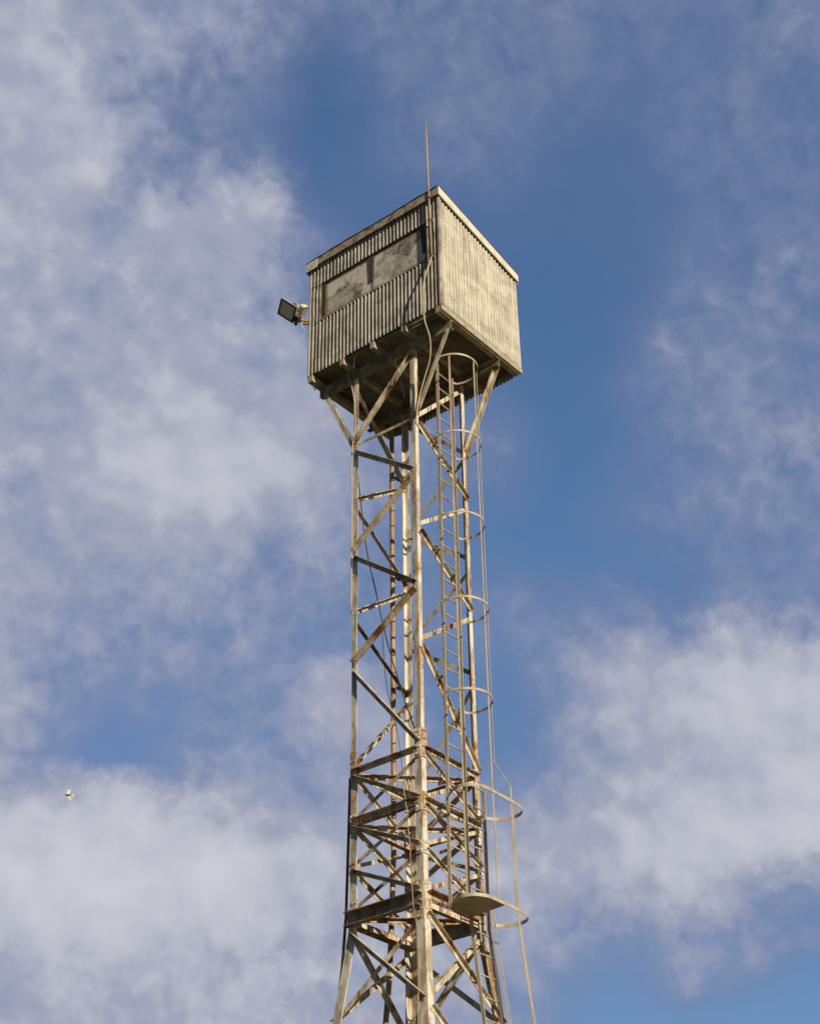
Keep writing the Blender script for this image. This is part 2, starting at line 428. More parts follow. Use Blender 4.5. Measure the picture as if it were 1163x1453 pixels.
# ------------------------------------------------------------------ mesh helpers
class MB:
    def __init__(self):
        self.v, self.f, self.s = [], [], []

    def poly(self, pts, faces, smooth=False):
        k = len(self.v)
        self.v += [V(q) for q in pts]
        for fc in faces:
            self.f.append([k + i for i in fc])
            self.s.append(smooth)

    def prism(self, ring0, ring1, smooth=False, caps=True):
        n = len(ring0)
        fs = [[i, (i + 1) % n, n + (i + 1) % n, n + i] for i in range(n)]
        k = len(self.v)
        self.poly(list(ring0) + list(ring1), fs, smooth)
        if caps:
            self.f += [[k + i for i in reversed(range(n))], [k + n + i for i in range(n)]]
            self.s += [False, False]

    def box(self, lo, hi):
        (a, b, c), (d, e, f) = lo, hi
        self.prism([(a, b, c), (d, b, c), (d, e, c), (a, e, c)], [(a, b, f), (d, b, f), (d, e, f), (a, e, f)])

    def obox(self, c, ax, ay, az):
        """box from centre and three half-axis vectors"""
        c, ax, ay, az = V(c), V(ax), V(ay), V(az)
        self.prism([c - ax - ay - az, c + ax - ay - az, c + ax + ay - az, c - ax + ay - az],
                   [c - ax - ay + az, c + ax - ay + az, c + ax + ay + az, c - ax + ay + az])

    def section(self, A, B, prof, u, n):
        """extrude a 2-D profile (pairs along u and n) from A to B"""
        A, B = V(A), V(B)
        self.prism([A + u * a + n * b for a, b in prof], [B + u * a + n * b for a, b in prof])

    def tube(self, pts, r, seg=8, smooth=True, r_end=None):
        pts = [V(q) for q in pts]
        prev = None
        rings = []
        for i, q in enumerate(pts):
            d = (pts[min(i + 1, len(pts) - 1)] - pts[max(i - 1, 0)]).normalized()
            if prev is None:
                a = d.orthogonal().normalized()
            else:
                a = (prev - d * prev.dot(d)).normalized()
            prev = a
            b = d.cross(a)
            rr = r if r_end is None else r + (r_end - r) * i / (len(pts) - 1)
            rings.append([q + (a * math.cos(2 * math.pi * k / seg) + b * math.sin(2 * math.pi * k / seg)) * rr for k in range(seg)])
        k0 = len(self.v)
        for rg in rings:
            self.v += rg
        for i in range(len(rings) - 1):
            for k in range(seg):
                self.f.append([k0 + i * seg + k, k0 + i * seg + (k + 1) % seg, k0 + (i + 1) * seg + (k + 1) % seg, k0 + (i + 1) * seg + k])
                self.s.append(smooth)
        self.f += [[k0 + k for k in reversed(range(seg))], [k0 + (len(rings) - 1) * seg + k for k in range(seg)]]
        self.s += [False, False]

    def band(self, path, h, t, up=V((0, 0, 1)), closed=False):
        """flat bar bent along a path, standing on edge"""
        path = [V(q) for q in path]
        n = len(path)
        rings = []
        for i, q in enumerate(path):
            d = path[min(i + 1, n - 1)] - path[max(i - 1, 0)]
            s = d.cross(up).normalized()
            rings.append([q + s * t / 2 - up * h / 2, q + s * t / 2 + up * h / 2, q - s * t / 2 + up * h / 2, q - s * t / 2 - up * h / 2])
        k0 = len(self.v)
        for rg in rings:
            self.v += rg
        for i in range(n - 1):
            for k in range(4):
                self.f.append([k0 + i * 4 + k, k0 + i * 4 + (k + 1) % 4, k0 + (i + 1) * 4 + (k + 1) % 4, k0 + (i + 1) * 4 + k])
                self.s.append(False)
        self.f += [[k0 + 3, k0 + 2, k0 + 1, k0], [k0 + (n - 1) * 4 + k for k in range(4)]]
        self.s += [False, False]

    def bolt(self, c, n, r=0.016, h=0.014):
        c, n = V(c), V(n).normalized()
        a = n.orthogonal().normalized()
        b = n.cross(a)
        ring = lambda rr, z: [c + n * z + (a * math.cos(k * math.pi / 3) + b * math.sin(k * math.pi / 3)) * rr for k in range(6)]
        self.prism(ring(r, 0), ring(r * 0.8, h))

    def build(self, name, mat, parent=None, base=(0, 0, 0)):
        off = V(parent['_base']) if parent is not None else V(base)
        me = bpy.data.meshes.new(name)
        me.from_pydata([q - off for q in self.v], [], self.f)
        me.materials.append(mat)
        me.polygons.foreach_set('use_smooth', self.s)
        bm = bmesh.new()
        bm.from_mesh(me)
        bmesh.ops.recalc_face_normals(bm, faces=bm.faces)
        bm.to_mesh(me)
        bm.free()
        me.update()
        o = bpy.data.objects.new(name, me)
        COL.objects.link(o)
        o['_base'] = list(off)
        if parent is None:
            o.location = off
        else:
            o.parent = parent
        return o


def tag(o, label, cat=None, group=None, kind=None):
    o['label'] = label
    if cat:
        o['category'] = cat
    if group:
        o['group'] = group
    if kind:
        o['kind'] = kind
    return o


def thing(name, label, cat, loc=(0, 0, 0), group=None):
    o = bpy.data.objects.new(name, None)
    COL.objects.link(o)
    o.location = loc
    o.empty_display_size = 0.3
    o['_base'] = list(loc)
    return tag(o, label, cat, group)


def smooth_path(pts, n=6):
    pts = [V(q) for q in pts]
    res = []
    for i in range(len(pts) - 1):
        p0, p1, p2, p3 = pts[max(i - 1, 0)], pts[i], pts[i + 1], pts[min(i + 2, len(pts) - 1)]
        for k in range(n):
            t = k / n
            res.append(0.5 * ((2 * p1) + (p2 - p0) * t + (2 * p0 - 5 * p1 + 4 * p2 - p3) * t * t + (3 * p1 - p0 - 3 * p2 + p3) * t ** 3))
    res.append(pts[-1])
    return res


# ------------------------------------------------------------------ ground (out of frame below, throws warm light up)
g = MB()
g.poly([(-4000, -4000, 0), (4000, -4000, 0), (4000, 4000, 0), (-4000, 4000, 0)], [[0, 1, 2, 3]])
go = g.build('ground', M_GROUND)
go['kind'] = 'structure'
go['label'] = 'dry grassy ground spreading out under the tower'

# ------------------------------------------------------------------ lattice tower
AX, AY = 0.628, 0.619
ZS, SPL = 8.90, 0.115                  # below this level the legs splay outwards
SG = {'F': (-1, -1), 'L': (-1, 1), 'R': (1, -1), 'B': (1, 1)}
FACE_N = {'FL': V((-1, 0, 0)), 'FR': V((0, -1, 0)), 'BL': V((0, 1, 0)), 'BR': V((1, 0, 0))}


def heel(leg, z):
    sx, sy = SG[leg]
    s = SPL * max(0.0, ZS - z)
    return V((sx * (AX + s), sy * (AY + s), z))


tower = thing('lattice_tower', 'tall four-legged cream steel lattice tower streaked with rust under the corrugated cabin', 'lattice tower')

leg_ob = {}
for lg, (sx, sy) in SG.items():
    mb = MB()
    ex, ey = V((-sx, 0, 0)), V((0, -sy, 0))       # flanges run inwards from the heel
    for z0, z1, w, t, out_ in ((0.0, ZS, 0.140, 0.014, 0.004), (ZS + 0.001, 11.13, 0.115, 0.012, 0.002), (11.131, 17.93, 0.090, 0.010, 0.0)):
        wx, wy = (w * 0.85, w)
        prof = [(0, 0), (wx, 0), (wx, t), (t, t), (t, wy), (0, wy)]
        o_ = V((sx * out_, sy * out_, 0))
        A, B = heel(lg, z0) + o_, heel(lg, z1) + o_
        mb.prism([A + ex * a + ey * b for a, b in prof], [B + ex * a + ey * b for a, b in prof])
    # small bolts up the flanges
    nx, ny = V((sx, 0, 0)), V((0, sy, 0))
    for z in (16.55, 15.57, 14.60, 13.61, 12.68):
        for dz in (-0.035, 0.035):
            mb.bolt(heel(lg, z + dz) + ey * 0.055 + nx * 0.001, nx, 0.009, 0.006)
            mb.bolt(heel(lg, z + dz) + ex * 0.050 + ny * 0.001, ny, 0.009, 0.006)
    lo = mb.build('leg', M_LEG, tower)
    leg_ob[lg] = lo
    # bolted joint plates: at the top of the splayed base, and at the two heavy rings
    for zc, hh in ((11.16, 0.21), (10.32, 0.13), (9.69, 0.09), (8.98, 0.26)):
        sp = MB()
        wpl = 0.10 if zc > 9 else 0.125
        for e, n, k in ((ex, ny, 0.012), (ey, nx, 0.012)):
            c = heel(lg, zc) + e * (wpl / 2 + 0.004) + n * (k * 0.5 + 0.0045)
            tilt = (heel(lg, zc + hh * 0.9) - heel(lg, zc - hh * 0.9)).normalized()
            sp.obox(c, e * wpl / 2, n * k / 2, tilt * hh)
            rows = int(hh / 0.045)
            for q in range(rows):
                zz = -hh + 0.04 + q * (2 * hh - 0.08) / max(1, rows - 1)
                for du in (-0.027, 0.027):
                    if random.random() < 0.86:
                        sp.bolt(c + n * k / 2 + e * du + tilt * (zz + (0.012 if du > 0 else 0)), n, 0.0165, 0.016)
        sp.build('splice_plate', M_LEG, lo)

BAR_K = [0]


def bar(face, la, za, lb, zb, w=0.072, mode='out', name='diagonal_brace', mat=None, inset=0.045, dz=(0, 0), parent=None):
    """angle iron bolted between two legs on one face. mode: out / in = side of the face its standing flange is on"""
    n = FACE_N[face]
    A, B = heel(la, za), heel(lb, zb)
    d = (B - A).normalized()
    A, B = A + d * inset, B - d * inset
    u = n.cross(d)
    if u.z < 0:
        u = -u
    BAR_K[0] += 1
    eps = 0.0022 + 0.0013 * (BAR_K[0] % 5)
    t = 0.008
    if mode == 'out':
        o0 = 0.0045 + eps
        prof = [(-w / 2, o0), (w / 2, o0), (w / 2, o0 + w * 0.9), (w / 2 - t, o0 + w * 0.9), (w / 2 - t, o0 + t), (-w / 2, o0 + t)]
    elif mode == 'in':
        o0 = -0.016 - eps
        prof = [(-w / 2, o0), (w / 2, o0), (w / 2, o0 - w * 0.9), (w / 2 - t, o0 - w * 0.9), (w / 2 - t, o0 - t), (-w / 2, o0 - t)]
    elif mode == 'inlow':
        o0 = -0.016 - eps
        prof = [(w / 2, o0), (-w / 2, o0), (-w / 2, o0 - w * 0.9), (-w / 2 + t, o0 - w * 0.9), (-w / 2 + t, o0 - t), (w / 2, o0 - t)]
    else:  # flat strip
        o0 = -0.016 - eps
        prof = [(-w / 2, o0), (w / 2, o0), (w / 2, o0 - t), (-w / 2, o0 - t)]
    mb = MB()
    mb.section(A, B, prof, u, n)
    side = 1 if mode == 'out' else 1
    for q, s in ((A, 1), (B, -1)):
        for k in (0.025, 0.07):
            base = q + d * s * k + n * (o0 + (t if mode == 'out' else 0.0)) - u * w * 0.08
            mb.bolt(base, n, 0.011, 0.010)
    return mb.build(name, mat or M_STEEL, parent or tower)


# upper shaft: zig-zag bracing, one bar per bay and face
LV = [16.55, 15.57, 14.60, 13.61, 12.69, 11.12]
for za, zb, up in ((17.84, 16.61, 1), (16.50, 15.59, 0), (15.53, 14.63, 1), (14.57, 13.62, 0), (13.57, 12.73, 1), (12.66, 11.13, 0)):
    bar('FL', *(('F', za, 'L', zb) if up else ('L', za, 'F', zb)), mode='out', w=0.069)
for za, zb, up in ((17.86, 16.585, 1), (16.50, 15.66, 0), (15.54, 14.64, 1), (14.56, 13.69, 0), (13.61, 12.73, 1), (12.66, 11.10, 0)):
    bar('FR', *(('R', za, 'F', zb) if up else ('F', za, 'R', zb)), mode='in' if up else 'out', w=0.066)
for za, zb, up in ((17.72, 16.48, 0), (16.46, 15.58, 1), (15.48, 14.60, 0), (14.50, 13.60, 1), (13.48, 12.70, 0), (12.62, 11.14, 1)):
    bar('BL', *(('B', za, 'L', zb) if up else ('L', za, 'B', zb)), mode='in' if up else 'inlow', w=0.07)
for za, zb, up in ((17.80, 16.58, 0), (16.53, 15.60, 1), (15.54, 14.64, 0), (14.45, 13.64, 1), (13.54, 12.68, 0), (12.55, 11.10, 1)):
    bar('BR', *(('R', za, 'B', zb) if up else ('B', za, 'R', zb)), mode='out', w=0.066)
bar('FL', 'L', 16.63, 'F', 16.60, w=0.05, mode='in', name='horizontal_brace')

# the three short bays below, with crossed bars and ring beams
ZA, ZB, ZC, ZD = 11.06, 10.32, 9.69, 9.05
for f, (a, b) in (('FL', 'LF'), ('FR', 'RF'), ('BL', 'LB'), ('BR', 'RB')):
    inner = f in ('BL', 'BR')
    bar(f, a, ZA, b, ZA, w=0.07, mode='in' if inner else 'out', name='horizontal_brace')
    bar(f, a, ZB, b, ZB, w=0.085, mode='inlow' if inner else 'out', name='horizontal_brace')
    for z0, z1 in ((ZA - 0.04, ZB + 0.04), (ZB - 0.04, ZC + 0.03), (ZC - 0.02, ZD + 0.06)):
        bar(f, a, z0, b, z1, w=0.056, mode='in' if f != 'FL' else 'out')
        bar(f, b, z0, a, z1, w=0.055, mode='out' if f != 'FL' else 'flat')
# second angle of the heavy ring on the two near faces
bar('FL', 'L', ZB - 0.005, 'F', ZB - 0.005, w=0.08, mode='in', name='horizontal_brace')
bar('FR', 'F', ZD, 'R', ZD, w=0.10, mode='out', name='horizontal_brace')
bar('FR', 'F', ZD - 0.10, 'R', ZD - 0.10, w=0.08, mode='inlow', name='horizontal_brace')
bar('BL', 'L', ZD - 0.10, 'B', ZD - 0.10, w=0.15, mode='inlow', name='horizontal_brace')


def channel(face, la, lb, zc, h, name):
    n = FACE_N[face]
    A, B = heel(la, zc), heel(lb, zc)
    d = (B - A).normalized()
    if face == 'FL':
        A, B = A - d * 0.025, B - d * 0.02
    else:       # on the far side the flanges face inwards, between the legs
        A, B, n = A + d * 0.13, B - d * 0.13, -n
    o0, fw, t = 0.012, 0.10, 0.010
    prof = [(-h / 2, o0), (h / 2, o0), (h / 2, o0 + fw), (h / 2 - t, o0 + fw), (h / 2 - t, o0 + t), (-h / 2 + t, o0 + t), (-h / 2 + t, o0 + fw), (-h / 2, o0 + fw)]
    mb = MB()
    mb.section(A, B, prof, V((0, 0, 1)), n)
    return mb.build(name, M_BEAM_SHADE, tower)


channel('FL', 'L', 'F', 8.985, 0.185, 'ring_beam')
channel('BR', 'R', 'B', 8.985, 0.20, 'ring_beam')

# plan bracing from leg to leg through the middle
for z in (ZA - 0.02, ZB - 0.02, ZD - 0.02):
    A, B = heel('L', z), heel('R', z)
    d = (B - A).normalized()
    A, B = A + d * 0.09, B - d * 0.09
    s = d.cross(V((0, 0, 1)))
    mb = MB()
    w, t = 0.062, 0.008
    mb.section(A, B, [(0, 0), (w, 0), (w, t), (t, t), (t, w), (0, w)], V((0, 0, -1)), s)
    mb.build('cross_brace', M_STEEL, tower)

# splayed base
ZN = [8.83, 7.60, 6.10]
for i in range(2):
    z0, z1 = ZN[i], ZN[i + 1]
    for f, (a, b) in (('FL', 'LF'), ('FR', 'RF'), ('BL', 'LB'), ('BR', 'RB')):
        bar(f, a, z0, b, z1 + 0.05, w=0.066, mode='out' if f in ('FL',) else 'in')
        bar(f, b, z0, a, z1 + 0.05, w=0.066, mode='flat' if f == 'FL' else 'out')

# knee braces out to the ends of the floor beams, and the two beams themselves
for lg, zk, ye, ze in (('F', 16.57, -1.30, 17.955), ('L', 16.60, 1.24, 17.955), ('R', 16.53, -1.31, 17.955), ('B', 16.50, 1.24, 17.955)):
    sx, sy = SG[lg]
    h = heel(lg, zk)
    A, B = V((h.x - sx * 0.045, h.y, h.z)), V((h.x - sx * 0.045, ye, ze))
    d = (B - A).normalized()
    n = V((sx, 0, 0))
    u = n.cross(d)
    if u.z < 0:
        u = -u
    w, t = 0.075, 0.008
    mb = MB()
    mb.section(A, B, [(-w / 2, 0.055), (w / 2, 0.055), (w / 2, 0.055 - w), (w / 2 - t, 0.055 - w), (w / 2 - t, 0.055 - t), (-w / 2, 0.055 - t)], u, n)
    mb.bolt(A + d * 0.05 + n * 0.055, n, 0.013)
    mb.bolt(B - d * 0.05 + n * 0.055, n, 0.013)
    mb.build('knee_brace', M_STEEL, tower)
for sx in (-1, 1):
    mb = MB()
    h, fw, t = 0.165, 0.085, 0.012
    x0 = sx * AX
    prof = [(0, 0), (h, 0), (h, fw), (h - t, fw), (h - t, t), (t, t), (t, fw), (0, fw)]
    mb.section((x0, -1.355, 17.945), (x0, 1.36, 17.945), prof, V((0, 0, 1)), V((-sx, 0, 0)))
    mb.build('floor_beam', M_BEAM_SHADE, tower)

# ------------------------------------------------------------------ cabin
CX0, CX1, CY0, CY1 = -0.876, 1.185, -1.375, 1.405
ZF = 18.235
cabin = thing('lookout_cabin', 'box cabin of corrugated cream sheets with sloping roof on top of the lattice tower', 'cabin', (0.15, 0, 18.11))
PITCH, AMP = 0.0762, 0.0110


def wave_sheet(mb, axis, fixed, s0, s1, z0, z1, out, seed, off=0.0, ragged=0.012, step=9):
    """one course of corrugated sheet. axis 'y': sheet in plane x=fixed; z0/z1 numbers or functions of s"""
    rr = random.Random(seed)
    n = max(2, int(round((s1 - s0) / PITCH * step)))
    rows = 22
    jag = {}
    dents = [(rr.uniform(s0, s1), rr.uniform(18.4, 20.5), rr.uniform(0.06, 0.16), rr.uniform(0.004, 0.012)) for _ in range(9)]
    k0 = len(mb.v)
    for i in range(n + 1):
        s = s0 + (s1 - s0) * i / n
        b0 = z0(s) if callable(z0) else z0
        b1 = z1(s) if callable(z1) else z1
        key = int(s / 0.6)
        if key not in jag:
            jag[key] = (rr.uniform(-ragged, ragged), rr.uniform(-ragged, ragged))
        b0 += jag[key][0]
        b1 += jag[key][1] * 0.6
        for j in range(rows):
            q = j / (rows - 1)
            z = b0 + (b1 - b0) * q
            dent = 0.002 * math.sin(s * 3.1 + seed) * math.sin(z * 4.3 + seed)
            for ds, dz_, dr, dd_ in dents:
                dent -= dd_ * math.exp(-((s - ds) ** 2 + (z - dz_) ** 2) / (dr * dr))
            cell = random.Random(seed * 977 + int(math.floor(s / PITCH + 0.25))).uniform(0.80, 1.12)
            o = off + AMP * cell * math.sin(2 * math.pi * s / PITCH) + dent
            if axis == 'y':
                mb.v.append(V((fixed + out * o, s, z)))
            else:
                mb.v.append(V((s, fixed + out * o, z)))
    for i in range(n):
        for j in range(rows - 1):
            a = k0 + i * rows + j
            mb.f.append([a, a + rows, a + rows + 1, a + 1])
            mb.s.append(True)


def roof_z(x):
    return 20.70 - (x + 0.926) * 0.2145


def solid(o, t=0.0022):
    md = o.modifiers.new('thickness', 'SOLIDIFY')
    md.thickness = t
    md.offset = 0
    return o


WY0, WY1, WZ0, WZ1 = -1.088, 1.128, 19.31, 20.115
front = MB()
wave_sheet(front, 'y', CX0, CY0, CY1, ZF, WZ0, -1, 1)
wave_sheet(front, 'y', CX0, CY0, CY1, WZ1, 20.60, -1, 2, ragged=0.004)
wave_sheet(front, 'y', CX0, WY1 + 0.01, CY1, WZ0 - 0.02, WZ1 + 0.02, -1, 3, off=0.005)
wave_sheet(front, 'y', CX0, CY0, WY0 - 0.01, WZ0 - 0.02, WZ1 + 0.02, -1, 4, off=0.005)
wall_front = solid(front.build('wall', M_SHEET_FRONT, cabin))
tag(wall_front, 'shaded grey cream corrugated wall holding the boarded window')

side = MB()
wave_sheet(side, 'x', CY0, CX0, CX1, ZF, lambda x: roof_z(x) - 0.12, -1, 10)
solid(side.build('wall', M_SHEET_SUN, cabin))
back = MB()
wave_sheet(back, 'y', CX1, CY0, CY1, 18.13, lambda y: roof_z(CX1) - 0.05, 1, 20, ragged=0.02)
solid(back.build('wall', M_SHEET_SUN, cabin))
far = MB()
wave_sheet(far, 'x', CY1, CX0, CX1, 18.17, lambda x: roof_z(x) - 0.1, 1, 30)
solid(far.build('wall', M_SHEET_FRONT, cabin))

# window: boards set back in the opening, gap strips, sill and head
wb = MB()
for y0, y1, dx in ((WY0 + 0.01, 0.045, 0.0), (0.052, WY1 - 0.01, 0.004)):
    wb.box((CX0 + 0.022 + dx, y0, WZ0 + 0.005), (CX0 + 0.030 + dx, y1, WZ1 - 0.005))
win = wb.build('window_board', M_BOARD, wall_front)
fr = MB()
fr.box((CX0 - 0.006, WY0, WZ0 - 0.014), (CX0 + 0.075, WY1, WZ0))
fr.box((CX0 - 0.006, WY0, WZ1 - 0.004), (CX0 + 0.075, WY1, WZ1 + 0.016))
fr.box((CX0 - 0.008, WY0 - 0.014, WZ0 - 0.014), (CX0 + 0.075, WY0, WZ1 + 0.016))
fr.box((CX0 - 0.008, WY1, WZ0 - 0.014), (CX0 + 0.075, WY1 + 0.014, WZ1 + 0.016))
fr.build('window_frame', M_FRAME, wall_front)
# gaps beside the boards: dark inside put in as strips narrowing downwards, rusting where they end
for yt, wt, yb_, wb_, zb_ in ((0.050, 0.055, 0.046, 0.026, 19.56), (WY1 - 0.045, 0.034, WY1 - 0.04, 0.020, WZ0 + 0.12), (WY0 + 0.055, 0.045, WY0 + 0.045, 0.018, 19.52)):
    ps = MB()
    x0, x1 = CX0 + 0.004, CX0 + 0.020
    ps.prism([(x0, yb_ - wb_, zb_), (x1, yb_ - wb_, zb_), (x1, yb_ + wb_, zb_), (x0, yb_ + wb_, zb_)],
             [(x0, yt - wt, WZ1), (x1, yt - wt, WZ1), (x1, yt + wt, WZ1), (x0, yt + wt, WZ1)])
    ps.build('gap_strip', M_FRAME, wall_front)

# corner flashings
for x, y, z1 in ((CX0 - 0.004, CY0 - 0.004, 20.58), (CX0 - 0.002, CY1 - 0.004, 20.58), (CX1 + 0.004, CY0 - 0.002, 20.10)):
    mb = MB()
    sx, sy = (-1 if x < 0 else 1), (-1 if y < 0 else 1)
    prof = [(0.012, 0.006), (0.018, -0.010), (0.014, -0.036), (0.004, -0.036), (0.004, 0.004), (-0.036, 0.004), (-0.036, 0.014), (-0.010, 0.018)]
    mb.prism([V((x + sx * a, y + sy * b, ZF + 0.005)) for a, b in prof], [V((x + sx * a, y + sy * b, z1)) for a, b in prof])
    mb.build('corner_trim', M_SHEET_FRONT if x < 0 and y < 0 else M_SHEET_SUN, cabin)

mb = MB()
mb.box((CX0 - 0.060, CY1 - 0.20, 20.50), (CX0 - 0.0535, CY1 + 0.045, 20.69))
mb.box((CX0 - 0.060, CY1 + 0.0455, 20.52), (CX0 + 0.10, CY1 + 0.052, 20.69))
mb.build('corner_flashing', M_TRIM, cabin)
# roof sheet and fascias
ro = MB()
xa, xb = CX0 - 0.062, CX1 + 0.052
ya, yb = CY0 - 0.058, CY1 + 0.062
n = 26
for t0, t1 in ((0.013, 0.021),):
    ring = []
    for i in range(n + 1):
        y = ya + (yb - ya) * i / n
        wob = 0.006 * math.sin(i * 1.9) + 0.008 * math.sin(i * 0.43)
        ring.append((y, wob))
    for i in range(n):
        (y0, w0), (y1, w1) = ring[i], ring[i + 1]
        ro.prism([(xa, y0, roof_z(xa) + t0 + w0), (xb, y0, roof_z(xb) + t0 + w0), (xb, y1, roof_z(xb) + t0 + w1), (xa, y1, roof_z(xa) + t0 + w1)],
                 [(xa, y0, roof_z(xa) + t1 + w0), (xb, y0, roof_z(xb) + t1 + w0), (xb, y1, roof_z(xb) + t1 + w1), (xa, y1, roof_z(xa) + t1 + w1)])
ro.build('roof', M_ROOF, cabin)
fa = MB()
fa.box((CX0 - 0.052, CY0 - 0.02, 20.555), (CX0 - 0.028, CY1 + 0.035, 20.705))
fb = fa.build('fascia', M_TRIM_OLD, cabin)
tag(fb, 'weathered stained fascia board along the front eave')
fa = MB()
q0, q1 = CX0 - 0.055, CX1 + 0.035
fa.prism([(q0, CY0 - 0.050, roof_z(q0) - 0.165), (q1, CY0 - 0.050, roof_z(q1) - 0.135), (q1, CY0 - 0.050, roof_z(q1) + 0.012), (q0, CY0 - 0.050, roof_z(q0) + 0.012)],
         [(q0, CY0 - 0.026, roof_z(q0) - 0.165), (q1, CY0 - 0.026, roof_z(q1) - 0.135), (q1, CY0 - 0.026, roof_z(q1) + 0.012), (q0, CY0 - 0.026, roof_z(q0) + 0.012)])
fb = fa.build('fascia', M_TRIM, cabin)
tag(fb, 'bright white sloping fascia board on the sunlit side')
fa = MB()
fa.box((CX1 + 0.026, CY0 - 0.02, roof_z(CX1) - 0.17), (CX1 + 0.048, CY1 + 0.03, roof_z(CX1) + 0.002))
fa.build('fascia', M_TRIM, cabin)
fa = MB()
fa.prism([(q0, CY1 + 0.036, roof_z(q0) - 0.2), (q1, CY1 + 0.036, roof_z(q1) - 0.17), (q1, CY1 + 0.036, roof_z(q1) + 0.012), (q0, CY1 + 0.036, roof_z(q0) + 0.012)],
         [(q0, CY1 + 0.058, roof_z(q0) - 0.2), (q1, CY1 + 0.058, roof_z(q1) - 0.17), (q1, CY1 + 0.058, roof_z(q1) + 0.012), (q0, CY1 + 0.058, roof_z(q0) + 0.012)])
fa.build('fascia', M_TRIM_OLD, cabin)

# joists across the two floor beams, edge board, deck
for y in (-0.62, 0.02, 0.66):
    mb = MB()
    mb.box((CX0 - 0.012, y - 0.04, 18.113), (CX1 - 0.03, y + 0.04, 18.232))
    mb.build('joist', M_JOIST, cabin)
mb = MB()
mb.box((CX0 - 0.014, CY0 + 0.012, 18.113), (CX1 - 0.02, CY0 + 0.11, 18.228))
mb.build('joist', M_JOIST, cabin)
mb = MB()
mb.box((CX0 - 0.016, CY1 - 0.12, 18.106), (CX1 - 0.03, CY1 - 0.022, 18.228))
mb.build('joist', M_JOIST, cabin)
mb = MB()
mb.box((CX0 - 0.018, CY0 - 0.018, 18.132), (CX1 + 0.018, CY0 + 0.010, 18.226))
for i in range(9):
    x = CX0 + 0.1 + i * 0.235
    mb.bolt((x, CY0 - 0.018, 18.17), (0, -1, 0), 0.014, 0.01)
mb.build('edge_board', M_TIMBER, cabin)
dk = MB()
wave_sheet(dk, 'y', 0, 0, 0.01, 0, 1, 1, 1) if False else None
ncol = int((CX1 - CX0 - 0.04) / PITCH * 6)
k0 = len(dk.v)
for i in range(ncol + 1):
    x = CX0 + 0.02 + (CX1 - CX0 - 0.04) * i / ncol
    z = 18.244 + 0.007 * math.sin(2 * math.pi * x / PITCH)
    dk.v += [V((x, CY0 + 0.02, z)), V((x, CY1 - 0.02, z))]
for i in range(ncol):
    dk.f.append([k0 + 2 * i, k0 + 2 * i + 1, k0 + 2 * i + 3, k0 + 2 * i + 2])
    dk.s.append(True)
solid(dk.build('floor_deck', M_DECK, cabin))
for cpt, axis in (((CX0 + 0.10, CY1 - 0.06, 18.10), V((1, 0.4, 0))), ((CX1 - 0.12, -0.30, 18.08), V((1, -0.7, 0)))):
    mb = MB()
    a = axis.normalized()
    mb.tube([V(cpt) + a * (0.06 * math.cos(t)) + V((0, 0, -0.005 - 0.075 * math.sin(t))) for t in [k * math.pi / 10 for k in range(11)]], 0.006, 6)
    mb.build('wire_hook', M_CABLE_BLACK, cabin)

# ------------------------------------------------------------------ access ladder with safety cage
YL = -0.78
XL, XR = -0.288, 0.092
ladder = thing('caged_ladder', 'upper tan steel ladder inside a round safety cage beneath the cabin', 'ladder', (XL, YL, 8.94))


def rail(mb, pts, w=0.052, t=0.012):
    for a, b in zip(pts[:-1], pts[1:]):
        mb.section(a, b, [(-t / 2, -w / 2), (t / 2, -w / 2), (t / 2, w / 2), (-t / 2, w / 2)], V((1, 0, 0)), V((0, 1, 0)))


for x0, x1, zb_, zt_ in ((-0.262, XL - 0.012, 8.94, 17.75), (0.108, XR, 9.0, 17.68)):
    mb = MB()
    rail(mb, [(x1, YL, zb_), (x0, YL, zt_)])
    mb.build('rail', M_LADDER, ladder)


def rx(z, side):
    q = (z - 8.94) / (17.7 - 8.94)
    return (XL - 0.012 + q * 0.038) if side < 0 else (XR + q * 0.016)


z = 17.58
while z > 9.0:
    mb = MB()
    mb.tube([(rx(z, -1) - 0.014, YL, z), (rx(z, 1) + 0.016, YL, z)], 0.0105, 8)
    mb.build('rung', M_LADDER, ladder)
    z -= 0.2895

HC = V((-0.125, -1.0, 0))
HR = 0.375


def hoop_pts(z):
    pts = [V((rx(z, 1) + 0.010, YL, z))]
    for k in range(37):
        t = math.radians(-32 + 226 * k / 36)
        pts.append(V((HC.x + HR * math.cos(t), HC.y - HR * math.sin(t), z)))
    pts.append(V((rx(z, -1) - 0.010, YL, z)))
    return pts


HZ = [17.62, 16.15, 14.695, 13.27, 11.83]
for z in HZ:
    mb = MB()
    mb.band(smooth_path(hoop_pts(z), 2), 0.034, 0.008)
    mb.build('hoop', M_LADDER, ladder)


def stadium(z, slope=0.0):
    """large hoop round both ladders"""
    raw = [(-0.30, -0.785), (-0.40, -0.90), (-0.47, -1.02), (-0.50, -1.14), (-0.455, -1.26), (-0.36, -1.335), (-0.24, -1.368), (0.0, -1.368), (0.28, -1.362), (0.50, -1.345),
           (0.64, -1.305), (0.735, -1.22), (0.775, -1.11), (0.765, -0.99), (0.70, -0.86), (0.60, -0.785), (0.535, -0.765)]
    return [V((x, y, z)) for x, y in raw]


for z in (10.41, 8.93):
    mb = MB()
    mb.band(smooth_path(stadium(z), 4), 0.045, 0.008)
    mb.build('hoop', M_LADDER, ladder)
# upright straps of the cage, inside the hoops
def on_hoop(deg, z, r=HR - 0.012):
    t = math.radians(deg)
    return V((HC.x + r * math.cos(t), HC.y - r * math.sin(t), z))


